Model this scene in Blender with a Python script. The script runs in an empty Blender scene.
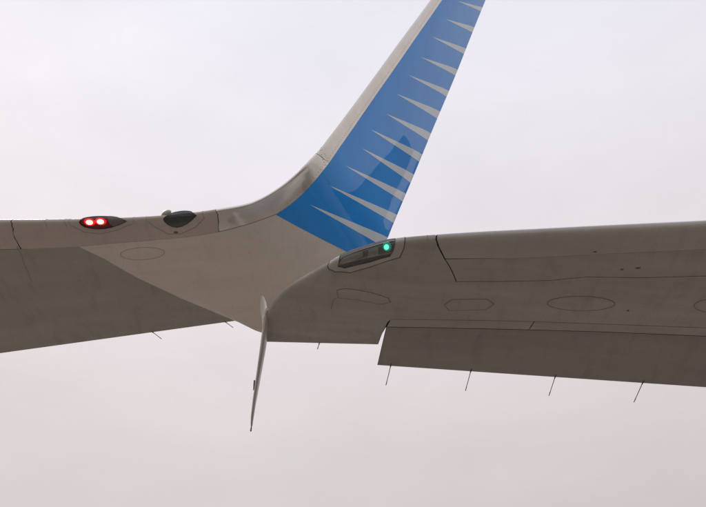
import bpy, bmesh, math, random
import numpy as np
from mathutils import Vector
from mathutils.geometry import delaunay_2d_cdt

random.seed(4)
scene = bpy.context.scene
R = math.radians
PW, PH = 706.0, 507.0

# ------------------------------------------------------------------ camera
PITCH = 35.0
HFOV = 45.0
EYE = 1.7
FPX = (PW / 2) / math.tan(R(HFOV / 2))
cam_data = bpy.data.cameras.new("camera")
cam = bpy.data.objects.new("camera", cam_data)
scene.collection.objects.link(cam)
cam.location = (0, 0, EYE)
cam.rotation_euler = (R(90 + PITCH), 0, 0)
cam_data.sensor_fit = 'HORIZONTAL'
cam_data.angle = R(HFOV)
cam_data.clip_start = 0.05
cam_data.clip_end = 20000
scene.camera = cam

# ------------------------------------------------------------------ light, sky, exposure
SUN_EL, SUN_ROT = 48.0, -35.0          # the sun stands beyond the wings, veiled by thin cloud
world = bpy.data.worlds.new("World")
scene.world = world
world.use_nodes = True
nt = world.node_tree
nt.nodes.clear()
N = nt.nodes.new
L = nt.links.new
out = N('ShaderNodeOutputWorld')
bg = N('ShaderNodeBackground')
sky = N('ShaderNodeTexSky')
sky.sky_type = 'NISHITA'
sky.sun_disc = False
sky.sun_elevation = R(SUN_EL)
sky.sun_rotation = R(SUN_ROT)
sky.dust_density = 3.0
tc = N('ShaderNodeTexCoord')
sep = N('ShaderNodeSeparateXYZ')
L(tc.outputs['Generated'], sep.inputs[0])
ramp = N('ShaderNodeValToRGB')
cr = ramp.color_ramp
cr.elements[0].position = 0.0
cr.elements[0].color = (0.62, 0.56, 0.54, 1)
cr.elements[1].position = 1.0
cr.elements[1].color = (0.80, 0.83, 0.93, 1)
for p, c in ((0.30, (0.70, 0.64, 0.625, 1)), (0.50, (0.81, 0.745, 0.765, 1)), (0.70, (0.86, 0.83, 0.90, 1))):
    e = cr.elements.new(p)
    e.color = c
L(sep.outputs['Z'], ramp.inputs['Fac'])
noi = N('ShaderNodeTexNoise')
noi.inputs['Scale'].default_value = 4.2
noi.inputs['Detail'].default_value = 5
noi.inputs['Roughness'].default_value = 0.62
mp = N('ShaderNodeMapping')
mp.inputs['Scale'].default_value = (1, 1, 2.2)
L(tc.outputs['Generated'], mp.inputs['Vector'])
L(mp.outputs['Vector'], noi.inputs['Vector'])
cl = N('ShaderNodeMapRange')
cl.inputs['From Min'].default_value = 0.3
cl.inputs['From Max'].default_value = 0.7
cl.inputs['To Min'].default_value = 0.96
cl.inputs['To Max'].default_value = 1.035
L(noi.outputs['Fac'], cl.inputs['Value'])
dt = N('ShaderNodeVectorMath')
dt.operation = 'DOT_PRODUCT'
dt.inputs[1].default_value = (math.sin(R(SUN_ROT)) * math.cos(R(SUN_EL)), math.cos(R(SUN_ROT)) * math.cos(R(SUN_EL)), math.sin(R(SUN_EL)))
L(tc.outputs['Generated'], dt.inputs[0])
gl_ = N('ShaderNodeMapRange')
gl_.inputs['From Min'].default_value = 0.45
gl_.inputs['From Max'].default_value = 1.0
gl_.inputs['To Min'].default_value = 0.91
gl_.inputs['To Max'].default_value = 1.0
gl_.interpolation_type = 'SMOOTHSTEP'
L(dt.outputs['Value'], gl_.inputs['Value'])
mg = N('ShaderNodeMath')
mg.operation = 'MULTIPLY'
L(cl.outputs['Result'], mg.inputs[0])
L(gl_.outputs['Result'], mg.inputs[1])
mul = N('ShaderNodeVectorMath')
mul.operation = 'SCALE'
L(ramp.outputs['Color'], mul.inputs[0])
L(mg.outputs[0], mul.inputs['Scale'])
# thin breaks in the cloud let a little of the blue sky through
noi2 = N('ShaderNodeTexNoise')
noi2.inputs['Scale'].default_value = 1.7
noi2.inputs['Detail'].default_value = 3
L(mp.outputs['Vector'], noi2.inputs['Vector'])
cl2 = N('ShaderNodeMapRange')
cl2.inputs['From Min'].default_value = 0.4
cl2.inputs['From Max'].default_value = 0.75
cl2.inputs['To Min'].default_value = 0.0
cl2.inputs['To Max'].default_value = 0.05
L(noi2.outputs['Fac'], cl2.inputs['Value'])
sks = N('ShaderNodeVectorMath')
sks.operation = 'SCALE'
sks.inputs['Scale'].default_value = 0.12
L(sky.outputs['Color'], sks.inputs[0])
mixw = N('ShaderNodeMix')
mixw.data_type = 'RGBA'
L(cl2.outputs['Result'], mixw.inputs['Factor'])
L(mul.outputs['Vector'], mixw.inputs['A'])
L(sks.outputs['Vector'], mixw.inputs['B'])
L(mixw.outputs['Result'], bg.inputs['Color'])
bg.inputs['Strength'].default_value = 1.0
L(bg.outputs[0], out.inputs[0])

sd = bpy.data.lights.new("sun", 'SUN')
sd.energy = 0.9
sd.angle = R(12)
sd.color = (1.0, 0.95, 0.88)
sun = bpy.data.objects.new("sun", sd)
scene.collection.objects.link(sun)
sv = Vector((math.sin(R(SUN_ROT)) * math.cos(R(SUN_EL)), math.cos(R(SUN_ROT)) * math.cos(R(SUN_EL)), math.sin(R(SUN_EL))))
sun.rotation_euler = (-sv).to_track_quat('-Z', 'Y').to_euler()
sun.location = (0, 0, 40)

vs = scene.view_settings
vs.view_transform = 'Standard'
vs.look = 'None'
vs.exposure = 0.0
vs.gamma = 1.0
vs.use_curve_mapping = False

# ------------------------------------------------------------------ materials
def new_mat(name):
    m = bpy.data.materials.new(name)
    m.use_nodes = True
    return m, m.node_tree, m.node_tree.nodes['Principled BSDF']


def paint(name, col, rough=0.4, coat=0.0, var=0.12, grime=0.24, grime_col=(0.10, 0.085, 0.07), spec=0.5, metal=0.0,
          scale=1.0, streak=(0.5, 3.0, 1.0), bump=0.02, coat_rough=0.05):
    """weathered aircraft paint: broad tone drift, fine speckle, dirty streaks along the airflow"""
    m, t, b = new_mat(name)
    n, l = t.nodes.new, t.links.new
    co = n('ShaderNodeTexCoord')
    mp = n('ShaderNodeMapping')
    mp.inputs['Scale'].default_value = streak
    l(co.outputs['Object'], mp.inputs['Vector'])
    a = n('ShaderNodeTexNoise')
    a.inputs['Scale'].default_value = 1.6 * scale
    a.inputs['Detail'].default_value = 8
    a.inputs['Roughness'].default_value = 0.62
    l(mp.outputs['Vector'], a.inputs['Vector'])
    f = n('ShaderNodeTexNoise')
    f.inputs['Scale'].default_value = 55
    f.inputs['Detail'].default_value = 4
    l(co.outputs['Object'], f.inputs['Vector'])
    st = n('ShaderNodeTexNoise')
    st.inputs['Scale'].default_value = 9 * scale
    st.inputs['Detail'].default_value = 6
    st.inputs['Roughness'].default_value = 0.7
    st.inputs['Distortion'].default_value = 0.6
    mp2 = n('ShaderNodeMapping')
    mp2.inputs['Scale'].default_value = (1.2, 0.25, 0.6)
    l(co.outputs['Object'], mp2.inputs['Vector'])
    l(mp2.outputs['Vector'], st.inputs['Vector'])
    r1 = n('ShaderNodeMapRange')
    r1.inputs['From Min'].default_value = 0.35
    r1.inputs['From Max'].default_value = 0.65
    r1.inputs['To Min'].default_value = 1 - var
    r1.inputs['To Max'].default_value = 1 + var
    l(a.outputs['Fac'], r1.inputs['Value'])
    r2 = n('ShaderNodeMapRange')
    r2.inputs['From Min'].default_value = 0.3
    r2.inputs['From Max'].default_value = 0.7
    r2.inputs['To Min'].default_value = 1 - var * 0.25
    r2.inputs['To Max'].default_value = 1 + var * 0.25
    l(f.outputs['Fac'], r2.inputs['Value'])
    mm = n('ShaderNodeMath')
    mm.operation = 'MULTIPLY'
    l(r1.outputs[0], mm.inputs[0])
    l(r2.outputs[0], mm.inputs[1])
    sc = n('ShaderNodeVectorMath')
    sc.operation = 'SCALE'
    sc.inputs[0].default_value = col
    l(mm.outputs[0], sc.inputs['Scale'])
    r3 = n('ShaderNodeMapRange')
    r3.inputs['From Min'].default_value = 0.52
    r3.inputs['From Max'].default_value = 0.78
    r3.inputs['To Min'].default_value = 0.0
    r3.inputs['To Max'].default_value = grime
    l(st.outputs['Fac'], r3.inputs['Value'])
    mx = n('ShaderNodeMix')
    mx.data_type = 'RGBA'
    l(r3.outputs[0], mx.inputs['Factor'])
    l(sc.outputs['Vector'], mx.inputs['A'])
    mx.inputs['B'].default_value = (*grime_col, 1)
    l(mx.outputs['Result'], b.inputs['Base Color'])
    r4 = n('ShaderNodeMapRange')
    r4.inputs['From Min'].default_value = 0.3
    r4.inputs['From Max'].default_value = 0.7
    r4.inputs['To Min'].default_value = rough * 0.8
    r4.inputs['To Max'].default_value = min(1, rough * 1.25)
    l(st.outputs['Fac'], r4.inputs['Value'])
    l(r4.outputs[0], b.inputs['Roughness'])
    b.inputs['Specular IOR Level'].default_value = spec
    b.inputs['Metallic'].default_value = metal
    b.inputs['Coat Weight'].default_value = coat
    b.inputs['Coat Roughness'].default_value = coat_rough
    # slight oil-canning of the sheet
    w = n('ShaderNodeTexNoise')
    w.inputs['Scale'].default_value = 3.5
    w.inputs['Detail'].default_value = 2
    l(co.outputs['Object'], w.inputs['Vector'])
    bp = n('ShaderNodeBump')
    bp.inputs['Strength'].default_value = 1.0
    bp.inputs['Distance'].default_value = bump
    l(w.outputs['Fac'], bp.inputs['Height'])
    l(bp.outputs[0], b.inputs['Normal'])
    if coat > 0:
        l(bp.outputs[0], b.inputs['Coat Normal'])
    return m


def simple(name, col, rough=0.5, metal=0.0, trans=0.0, em=None, es=0.0, ior=1.45, noise=0.1, alpha=1.0):
    m, t, b = new_mat(name)
    co = t.nodes.new('ShaderNodeTexCoord')
    a = t.nodes.new('ShaderNodeTexNoise')
    a.inputs['Scale'].default_value = 25
    a.inputs['Detail'].default_value = 4
    t.links.new(co.outputs['Object'], a.inputs['Vector'])
    r = t.nodes.new('ShaderNodeMapRange')
    r.inputs['From Min'].default_value = 0.3
    r.inputs['From Max'].default_value = 0.7
    r.inputs['To Min'].default_value = 1 - noise
    r.inputs['To Max'].default_value = 1 + noise
    t.links.new(a.outputs['Fac'], r.inputs['Value'])
    sc = t.nodes.new('ShaderNodeVectorMath')
    sc.operation = 'SCALE'
    sc.inputs[0].default_value = col
    t.links.new(r.outputs[0], sc.inputs['Scale'])
    t.links.new(sc.outputs[0], b.inputs['Base Color'])
    b.inputs['Roughness'].default_value = rough
    b.inputs['Metallic'].default_value = metal
    b.inputs['Transmission Weight'].default_value = trans
    b.inputs['IOR'].default_value = ior
    b.inputs['Alpha'].default_value = alpha
    if em:
        b.inputs['Emission Color'].default_value = (*em, 1)
        b.inputs['Emission Strength'].default_value = es
    return m


M = {
    'skin_near': paint('weathered_grey_paint', (0.380, 0.360, 0.328), 0.42, var=0.10),
    'slat_near': paint('slat_grey_paint', (0.395, 0.372, 0.350), 0.24, var=0.06, spec=0.7, coat=0.8, coat_rough=0.2),
    'flap_near': paint('dark_grey_paint', (0.340, 0.312, 0.298), 0.42, var=0.07),
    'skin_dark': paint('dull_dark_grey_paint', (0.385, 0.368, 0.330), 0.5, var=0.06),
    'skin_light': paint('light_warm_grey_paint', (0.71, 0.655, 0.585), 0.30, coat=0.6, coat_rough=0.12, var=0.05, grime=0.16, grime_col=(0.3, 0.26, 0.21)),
    'edge_paint': paint('leading_edge_paint', (0.54, 0.485, 0.44), 0.30, var=0.07, grime=0.2, grime_col=(0.22, 0.18, 0.16)),
    'metal': paint('polished_bare_metal', (0.74, 0.72, 0.69), 0.15, metal=1.0, var=0.04, grime=0.12, grime_col=(0.35, 0.31, 0.27), bump=0.006),
    'alloy': paint('satin_bare_alloy', (0.80, 0.77, 0.72), 0.30, metal=0.6, var=0.04, grime=0.12, grime_col=(0.4, 0.36, 0.32), bump=0.01),
    'blue': paint('glossy_blue_paint', (0.014, 0.31, 0.90), 0.4, spec=0.1, coat=0.75, var=0.05, grime=0.05, grime_col=(0.03, 0.1, 0.25), bump=0.0006, coat_rough=0.02),
    'silver': paint('silver_grey_stripe_paint', (0.70, 0.80, 0.88), 0.4, spec=0.1, coat=0.75, var=0.03, grime=0.05, bump=0.0006, coat_rough=0.02),
    'white': paint('chalky_white_paint', (0.90, 0.90, 0.86), 0.4, var=0.05, grime=0.15),
    'fence': paint('fence_grey_paint', (0.50, 0.47, 0.445), 0.30, var=0.06),
    'seal': simple('dark_sealant_and_gap', (0.035, 0.030, 0.027), 0.7),
    'seal_faint': simple('faded_sealant', (0.255, 0.232, 0.205), 0.6),
    'seal_mid': simple('brown_sealant', (0.34, 0.30, 0.255), 0.6),
    'seal_lamp': simple('lamp_rim_sealant', (0.12, 0.108, 0.095), 0.6),
    'red_glow': simple('red_halo_glow', (0.5, 0.03, 0.03), 0.4, em=(1.0, 0.07, 0.09), es=1.0),
    'fitting': simple('worn_brown_fitting', (0.15, 0.128, 0.115), 0.6),
    'fairing': simple('dark_fairing_paint', (0.17, 0.145, 0.15), 0.3),
    'primer': simple('dark_inner_primer', (0.02, 0.018, 0.016), 0.8),
    'rod': simple('carbon_rod', (0.10, 0.095, 0.09), 0.5),
    'rivet': simple('rivet_metal', (0.16, 0.14, 0.125), 0.5, metal=0.3),
    'cup': simple('reflector_cup_metal', (0.45, 0.45, 0.46), 0.3, metal=0.6),
    'block': simple('lamp_housing_grey', (0.62, 0.60, 0.55), 0.5),
    'red_glass': simple('red_lens_glass', (0.9, 0.10, 0.12), 0.06, trans=0.92),
    'smoke_glass': simple('smoky_lens_glass', (0.30, 0.31, 0.32), 0.08, trans=0.75),
    'clear_glass': simple('clear_lens_glass', (0.62, 0.63, 0.62), 0.05, trans=0.93, noise=0.02),
    'red_bulb': simple('lit_red_bulb', (1, 0.3, 0.2), 0.4, em=(1.0, 0.55, 0.36), es=13),
    'green_bulb': simple('lit_green_bulb', (0.2, 1, 0.6), 0.4, em=(0.14, 1.0, 0.66), es=1.25),
    'green_glow': simple('green_halo_glow', (0.02, 0.3, 0.2), 0.3, em=(0.012, 0.16, 0.10), es=1.0),
    'dark_glass': simple('unlit_bulb', (0.12, 0.125, 0.13), 0.12),
}

# thin glass (no refraction) so the lens shells look right whatever their thickness
def thin_glass(name, tint, refl=0.5, rough=0.04):
    m = bpy.data.materials.new(name)
    m.use_nodes = True
    t = m.node_tree
    t.nodes.clear()
    o = t.nodes.new('ShaderNodeOutputMaterial')
    tr = t.nodes.new('ShaderNodeBsdfTransparent')
    gl = t.nodes.new('ShaderNodeBsdfGlossy')
    gl.inputs['Roughness'].default_value = rough
    co = t.nodes.new('ShaderNodeTexCoord')
    no = t.nodes.new('ShaderNodeTexNoise')
    no.inputs['Scale'].default_value = 12
    t.links.new(co.outputs['Object'], no.inputs['Vector'])
    sc = t.nodes.new('ShaderNodeMix')
    sc.data_type = 'RGBA'
    sc.inputs['A'].default_value = (*[c * 0.9 for c in tint], 1)
    sc.inputs['B'].default_value = (*tint, 1)
    t.links.new(no.outputs['Fac'], sc.inputs['Factor'])
    t.links.new(sc.outputs['Result'], tr.inputs['Color'])
    fr = t.nodes.new('ShaderNodeFresnel')
    fr.inputs['IOR'].default_value = 1.5
    k = t.nodes.new('ShaderNodeMath')
    k.operation = 'MULTIPLY'
    k.inputs[1].default_value = refl * 2
    t.links.new(fr.outputs[0], k.inputs[0])
    mx = t.nodes.new('ShaderNodeMixShader')
    t.links.new(k.outputs[0], mx.inputs[0])
    t.links.new(tr.outputs[0], mx.inputs[1])
    t.links.new(gl.outputs[0], mx.inputs[2])
    t.links.new(mx.outputs[0], o.inputs[0])
    return m


M['red_glass'] = thin_glass('red_lens_glass_thin', (0.96, 0.46, 0.50))
M['smoke_glass'] = thin_glass('smoky_lens_glass_thin', (0.62, 0.66, 0.66), refl=0.8)
M['clear_glass'] = thin_glass('clear_lens_glass_thin', (0.93, 0.95, 0.95), refl=0.45)

# ------------------------------------------------------------------ projection helpers
cp, sp = math.cos(R(PITCH)), math.sin(R(PITCH))
CAM = np.array([0, 0, EYE])


def ray(px, py):
    dx, dy = (px - PW / 2) / FPX, (PH / 2 - py) / FPX
    return np.array([dx, cp - dy * sp, sp + dy * cp])


def at_height(px, py, h):
    d = ray(px, py)
    return CAM + d * (h / d[2])


def project(P):
    P = np.asarray(P) - CAM
    dep = P[..., 1] * cp + P[..., 2] * sp
    x = PW / 2 + P[..., 0] / dep * FPX
    y = PH / 2 - (-P[..., 1] * sp + P[..., 2] * cp) / dep * FPX
    return np.stack([x, y], -1)


def unit(v):
    return v / np.linalg.norm(v, axis=-1, keepdims=True)


def pchip(x, y, xs):
    x = np.asarray(x, float)
    y = np.asarray(y, float)
    h = np.diff(x)
    d = np.diff(y) / h
    m = np.zeros(len(x))
    for i in range(1, len(x) - 1):
        if d[i - 1] * d[i] > 0:
            w1, w2 = 2 * h[i] + h[i - 1], h[i] + 2 * h[i - 1]
            m[i] = (w1 + w2) / (w1 / d[i - 1] + w2 / d[i])
    m[0], m[-1] = d[0], d[-1]
    xs = np.asarray(xs, float)
    k = np.clip(np.searchsorted(x, xs) - 1, 0, len(x) - 2)
    t = (xs - x[k]) / h[k]
    r = (2 * t**3 - 3 * t**2 + 1) * y[k] + (t**3 - 2 * t**2 + t) * h[k] * m[k] + (-2 * t**3 + 3 * t**2) * y[k + 1] + (t**3 - t**2) * h[k] * m[k + 1]
    return r


class Ref:
    """a profile curve (given by its points) swept along one direction"""

    def __init__(s, S, pts, a, down):
        s.S = np.asarray(S, float)
        s.P = np.asarray(pts, float)
        s.a = unit(np.asarray(a, float))
        s.down = np.asarray(down, float)

    def base(s, v):
        v = np.asarray(v, float)
        r = np.stack([np.interp(v, s.S, s.P[:, i]) for i in range(3)], -1)
        lo, hi = v < s.S[0], v > s.S[-1]
        d0, d1 = (s.P[1] - s.P[0]) / (s.S[1] - s.S[0]), (s.P[-1] - s.P[-2]) / (s.S[-1] - s.S[-2])
        r = np.where(lo[..., None], s.P[0] + (v - s.S[0])[..., None] * d0, r)
        r = np.where(hi[..., None], s.P[-1] + (v - s.S[-1])[..., None] * d1, r)
        return r

    def normal(s, v):
        e = 0.05
        t = s.base(v + e) - s.base(v - e)
        n = unit(np.cross(t, s.a))
        sg = np.sign((n * s.down).sum(-1, keepdims=True))
        return n * np.where(sg == 0, 1, sg)

    def hit(s, px, py, lo, hi):
        """ray through a photograph point onto the swept surface -> (s, t)"""
        d = ray(px, py)
        c = np.cross(d, s.a)
        vs_ = np.linspace(lo, hi, 1200)
        g = ((s.base(vs_) - CAM) * c).sum(-1)
        k = np.where(np.sign(g[:-1]) != np.sign(g[1:]))[0]
        best = None
        for i in k:
            v = vs_[i] - g[i] * (vs_[i + 1] - vs_[i]) / (g[i + 1] - g[i])
            b = s.base(np.array([v]))[0] - CAM
            A = np.stack([d, -s.a], 1)
            sol = np.linalg.lstsq(A, b, rcond=None)[0]
            if sol[0] > 0 and (best is None or sol[0] < best[2]):
                best = (v, sol[1], sol[0])
        if best is None:
            raise RuntimeError("no hit %s %s" % (px, py))
        return best[0], best[1]


class Surf:
    """aerofoil-section body over a Ref: (p, q); q<0 underside, q>0 upper side, |q| = sqrt(chord fraction)"""

    def __init__(s, ref, p, le, te, lower, upper, flip=1):
        s.ref = ref
        s.p = np.asarray(p, float)
        s.le = np.asarray(le, float)
        s.te = np.asarray(te, float)
        s.lower, s.upper = lower, upper
        s.grid = None

    def raw(s, p, q):
        p = np.asarray(p, float)
        q = np.asarray(q, float)
        a = np.stack([np.interp(p, s.p, s.le[:, i]) for i in range(2)], -1)
        b = np.stack([np.interp(p, s.p, s.te[:, i]) for i in range(2)], -1)
        x = q * q
        st = a + (b - a) * x[..., None]
        P = s.ref.base(st[..., 0]) + s.ref.a * st[..., 1][..., None]
        n = s.ref.normal(st[..., 0])
        PA = s.ref.base(a[..., 0]) + s.ref.a * a[..., 1][..., None]
        PB = s.ref.base(b[..., 0]) + s.ref.a * b[..., 1][..., None]
        ch = np.linalg.norm(PB - PA, axis=-1)
        aq = np.abs(q)
        th = np.where(q < 0, s.lower(aq), -s.upper(aq))
        return P + n * (th * ch)[..., None]

    def pt(s, p, q, off=0.0):
        P = s.raw(p, q)
        if np.any(off):
            P = P + s.nrm(p, q) * np.asarray(off)[..., None] if np.ndim(off) else P + s.nrm(p, q) * off
        return P

    def nrm(s, p, q):
        p = np.asarray(p, float)
        q = np.asarray(q, float)
        e = 0.012
        tp = s.raw(p + e, q) - s.raw(p - e, q)
        tq = s.raw(p, q + e) - s.raw(p, q - e)
        n = unit(np.cross(tp, tq))
        # outward: away from the chord surface
        a = np.stack([np.interp(p, s.p, s.le[:, i]) for i in range(2)], -1)
        rn = s.ref.normal(a[..., 0])
        k = s.flipsign
        return n * k

    def setup(s, plo, phi):
        s.flipsign = 1.0
        pm = np.array([(plo + phi) / 2])
        q = np.array([-0.6])
        n = s.nrm(pm, q)
        a = np.stack([np.interp(pm, s.p, s.le[:, i]) for i in range(2)], -1)
        if (n * s.ref.normal(a[..., 0])).sum() < 0:
            s.flipsign = -1.0
        gp, gq = np.meshgrid(np.linspace(plo, phi, 260), np.linspace(-1, 0.12, 150), indexing='ij')
        s.gp, s.gq = gp, gq
        s.gxy = project(s.raw(gp, gq))

    def uv(s, px, py):
        """photograph point -> (p, q) on the underside"""
        d = (s.gxy[..., 0] - px) ** 2 + (s.gxy[..., 1] - py) ** 2
        i = np.unravel_index(np.argmin(d), d.shape)
        p, q = s.gp[i], s.gq[i]
        t = np.array([px, py])
        for _ in range(6):
            e = 0.004
            f0 = project(s.raw(np.array(p), np.array(q)))
            fp = project(s.raw(np.array(p + e), np.array(q)))
            fq = project(s.raw(np.array(p), np.array(q + e)))
            J = np.stack([(fp - f0) / e, (fq - f0) / e], 1)
            if abs(np.linalg.det(J)) < 60:
                break
            dl = np.linalg.solve(J, t - f0)
            dl = np.clip(dl, -0.15, 0.15)
            p, q = p + dl[0], q + dl[1]
            q = min(max(q, -1.0), 0.1)
        return float(p), float(q)


# ------------------------------------------------------------------ object helpers
def link(name, me, mat=None, parent=None):
    o = bpy.data.objects.new(name, me)
    scene.collection.objects.link(o)
    if mat:
        me.materials.append(mat)
    if parent:
        o.parent = parent
    return o


def inside(poly, x, y):
    c = False
    n = len(poly)
    for i in range(n):
        x0, y0 = poly[i]
        x1, y1 = poly[i - 1]
        if (y0 > y) != (y1 > y) and x < (x1 - x0) * (y - y0) / (y1 - y0) + x0:
            c = not c
    return c


def inside_np(poly, X, Y):
    c = np.zeros(X.shape, bool)
    n = len(poly)
    for i in range(n):
        x0, y0 = poly[i]
        x1, y1 = poly[i - 1]
        if y1 == y0:
            continue
        k = ((y0 > Y) != (y1 > Y)) & (X < (x1 - x0) * (Y - y0) / (y1 - y0) + x0)
        c ^= k
    return c


def seg_dist(poly, X, Y):
    best = np.full(X.shape, 1e9)
    for i in range(len(poly)):
        ax, ay = poly[i - 1]
        bx, by = poly[i]
        dx, dy = bx - ax, by - ay
        l2 = dx * dx + dy * dy
        if l2 < 1e-14:
            continue
        t = np.clip(((X - ax) * dx + (Y - ay) * dy) / l2, 0, 1)
        best = np.minimum(best, (X - ax - t * dx) ** 2 + (Y - ay - t * dy) ** 2)
    return np.sqrt(best)


def shrink(poly, f):
    cx = sum(p[0] for p in poly) / len(poly)
    cy = sum(p[1] for p in poly) / len(poly)
    return [(cx + (x - cx) * f, cy + (y - cy) * f) for x, y in poly]


def panel(sf, outline, name, mat, parent, holes=(), off=0.0, thick=0.003, dp=0.12, dq=0.035, bulge=0.0, label=None, back=True, bulge_poly=None):
    """a sheet lying on the surface with its own thickness and clean cut edges"""
    def scale(pl):
        return [(p / dp, q / dq) for p, q in pl]

    def dens(pl):
        o_ = []
        for i in range(len(pl)):
            a, b = pl[i - 1], pl[i]
            n = max(1, int(math.ceil(math.hypot(b[0] - a[0], b[1] - a[1]) / 0.8)))
            for k in range(n):
                o_.append((a[0] + (b[0] - a[0]) * k / n, a[1] + (b[1] - a[1]) * k / n))
        # drop near-duplicate points
        r = []
        for v in o_:
            if not r or math.hypot(v[0] - r[-1][0], v[1] - r[-1][1]) > 0.01:
                r.append(v)
        if math.hypot(r[0][0] - r[-1][0], r[0][1] - r[-1][1]) < 0.01:
            r.pop()
        return r

    O = dens(scale(outline))
    H = [dens(scale(h)) for h in holes]
    xs = [v[0] for v in O]
    ys = [v[1] for v in O]
    gx, gy = np.meshgrid(np.arange(math.floor(min(xs)), max(xs) + 1), np.arange(math.floor(min(ys)), max(ys) + 1), indexing='ij')
    gx = gx.astype(float)
    gy = gy.astype(float)
    gx[:, 1::2] += 0.0
    ok = inside_np(O, gx, gy) & (seg_dist(O, gx, gy) > 0.35)
    for h in H:
        ok &= ~inside_np(h, gx, gy) & (seg_dist(h, gx, gy) > 0.35)
    V = [Vector(v) for v in O]
    E = []
    n0 = len(O)
    E += [(i, (i + 1) % n0) for i in range(n0)]
    for h in H:
        b = len(V)
        V += [Vector(v) for v in h]
        E += [(b + i, b + (i + 1) % len(h)) for i in range(len(h))]
    V += [Vector((a, b)) for a, b in zip(gx[ok], gy[ok])]
    vo, eo, fo, _, _, _ = delaunay_2d_cdt(V, E, [], 0, 1e-5)
    va = np.array([(v[0], v[1]) for v in vo])
    F = np.array([f for f in fo if len(f) == 3])
    c = va[F].mean(1)
    k = inside_np(O, c[:, 0], c[:, 1])
    for h in H:
        k &= ~inside_np(h, c[:, 0], c[:, 1])
    F = F[k]
    used = np.unique(F)
    remap = -np.ones(len(va), int)
    remap[used] = np.arange(len(used))
    F = remap[F]
    va = va[used]
    p, q = va[:, 0] * dp, va[:, 1] * dq
    nr = sf.nrm(p, q)
    o_ = np.full(len(p), off)
    if bulge:
        BP = dens(scale(bulge_poly)) if bulge_poly else O
        d = seg_dist(BP, va[:, 0], va[:, 1]) * np.where(inside_np(BP, va[:, 0], va[:, 1]), 1, 0)
        dm = max((seg_dist(BP, gx, gy) * inside_np(BP, gx, gy)).max(), d.max(), 1e-6)
        w = np.clip(d / dm, 0, 1)
        o_ = o_ + bulge * np.sqrt(np.clip(1 - (1 - w) ** 2, 0, 1))
    P = sf.raw(p, q) + nr * o_[:, None]
    # orient outward
    a, b, cc = P[F[:, 0]], P[F[:, 1]], P[F[:, 2]]
    fn = np.cross(b - a, cc - a)
    flip = (fn * nr[F[:, 0]]).sum(1) < 0
    F[flip] = F[flip][:, ::-1]
    n = len(P)
    verts = [tuple(v) for v in P]
    norms = [tuple(v) for v in nr]
    faces = [tuple(int(i) for i in f) for f in F]
    if thick > 0:
        Q = P - nr * thick
        if back:
            verts += [tuple(v) for v in Q]
            norms += [tuple(-v) for v in nr]
            faces += [tuple(int(i) + n for i in f[::-1]) for f in F]
        cnt = {}
        for f in F:
            for i in range(3):
                e = (int(f[i]), int(f[(i + 1) % 3]))
                cnt[e] = 1
        for (i, j) in list(cnt):
            if (j, i) in cnt:
                continue
            b0 = len(verts)
            verts += [tuple(P[i]), tuple(P[j]), tuple(Q[j]), tuple(Q[i])]
            sn = np.cross(P[j] - P[i], nr[i])
            l_ = np.linalg.norm(sn)
            sn = sn / l_ if l_ > 0 else nr[i]
            norms += [tuple(sn)] * 4
            faces.append((b0 + 3, b0 + 2, b0 + 1, b0))
    me = bpy.data.meshes.new(name)
    me.from_pydata(verts, [], faces)
    me.polygons.foreach_set('use_smooth', [True] * len(me.polygons))
    me.normals_split_custom_set_from_vertices(norms)
    me.update()
    o = link(name, me, mat, parent)
    if label:
        o['label'] = label
    return o


def px_poly(sf, pts):
    """photograph points -> (p,q); a point given as ('w', x, y, q) is wrapped round the leading edge to that q"""
    r = []
    for v in pts:
        if v[0] == 'w':
            p, _ = sf.uv(v[1], v[2])
            r.append((p, v[3]))
        elif v[0] == 'pq':
            r.append((v[1], v[2]))
        elif v[0] == 'pe':                     # point on the trailing edge at the p of a photograph point
            p, _ = sf.uv(v[1], v[2])
            r.append((p, -1.0))
        else:
            r.append(sf.uv(*v))
    return r


def strip(sf, pts, width, name, mat, parent, off=0.0012, closed=False, thick=0.001, label=None, pq=False):
    """a narrow flush bead of sealant following a line on the surface"""
    P2 = pts if pq else px_poly(sf, pts)
    if closed:
        P2 = P2 + [P2[0]]
    d = []
    for a, b in zip(P2[:-1], P2[1:]):
        n = max(2, int(math.hypot((b[0] - a[0]) * 0.6, (b[1] - a[1]) * 1.2) / 0.03))
        for k in range(n):
            d.append((a[0] + (b[0] - a[0]) * k / n, a[1] + (b[1] - a[1]) * k / n))
    if not closed:
        d.append(P2[-1])
    p = np.array([v[0] for v in d])
    q = np.array([v[1] for v in d])
    nr = sf.nrm(p, q)
    C = sf.raw(p, q) + nr * off
    n = len(C)
    if closed:
        t = np.roll(C, -1, 0) - np.roll(C, 1, 0)
    else:
        t = np.gradient(C, axis=0)
    sd_ = unit(np.cross(t, nr)) * (width / 2)
    verts = []
    for i in range(n):
        verts += [tuple(C[i] - sd_[i] - nr[i] * thick), tuple(C[i] - sd_[i]), tuple(C[i] + sd_[i]), tuple(C[i] + sd_[i] - nr[i] * thick)]
    faces = []
    for i in range(n if closed else n - 1):
        a, b = 4 * i, 4 * ((i + 1) % n)
        for k in range(3):
            faces.append((a + k, a + k + 1, b + k + 1, b + k))
    me = bpy.data.meshes.new(name)
    me.from_pydata(verts, [], faces)
    bm = bmesh.new()
    bm.from_mesh(me)
    bmesh.ops.recalc_face_normals(bm, faces=bm.faces)
    bm.to_mesh(me)
    bm.free()
    o = link(name, me, mat, parent)
    if label:
        o['label'] = label
    return o


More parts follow.
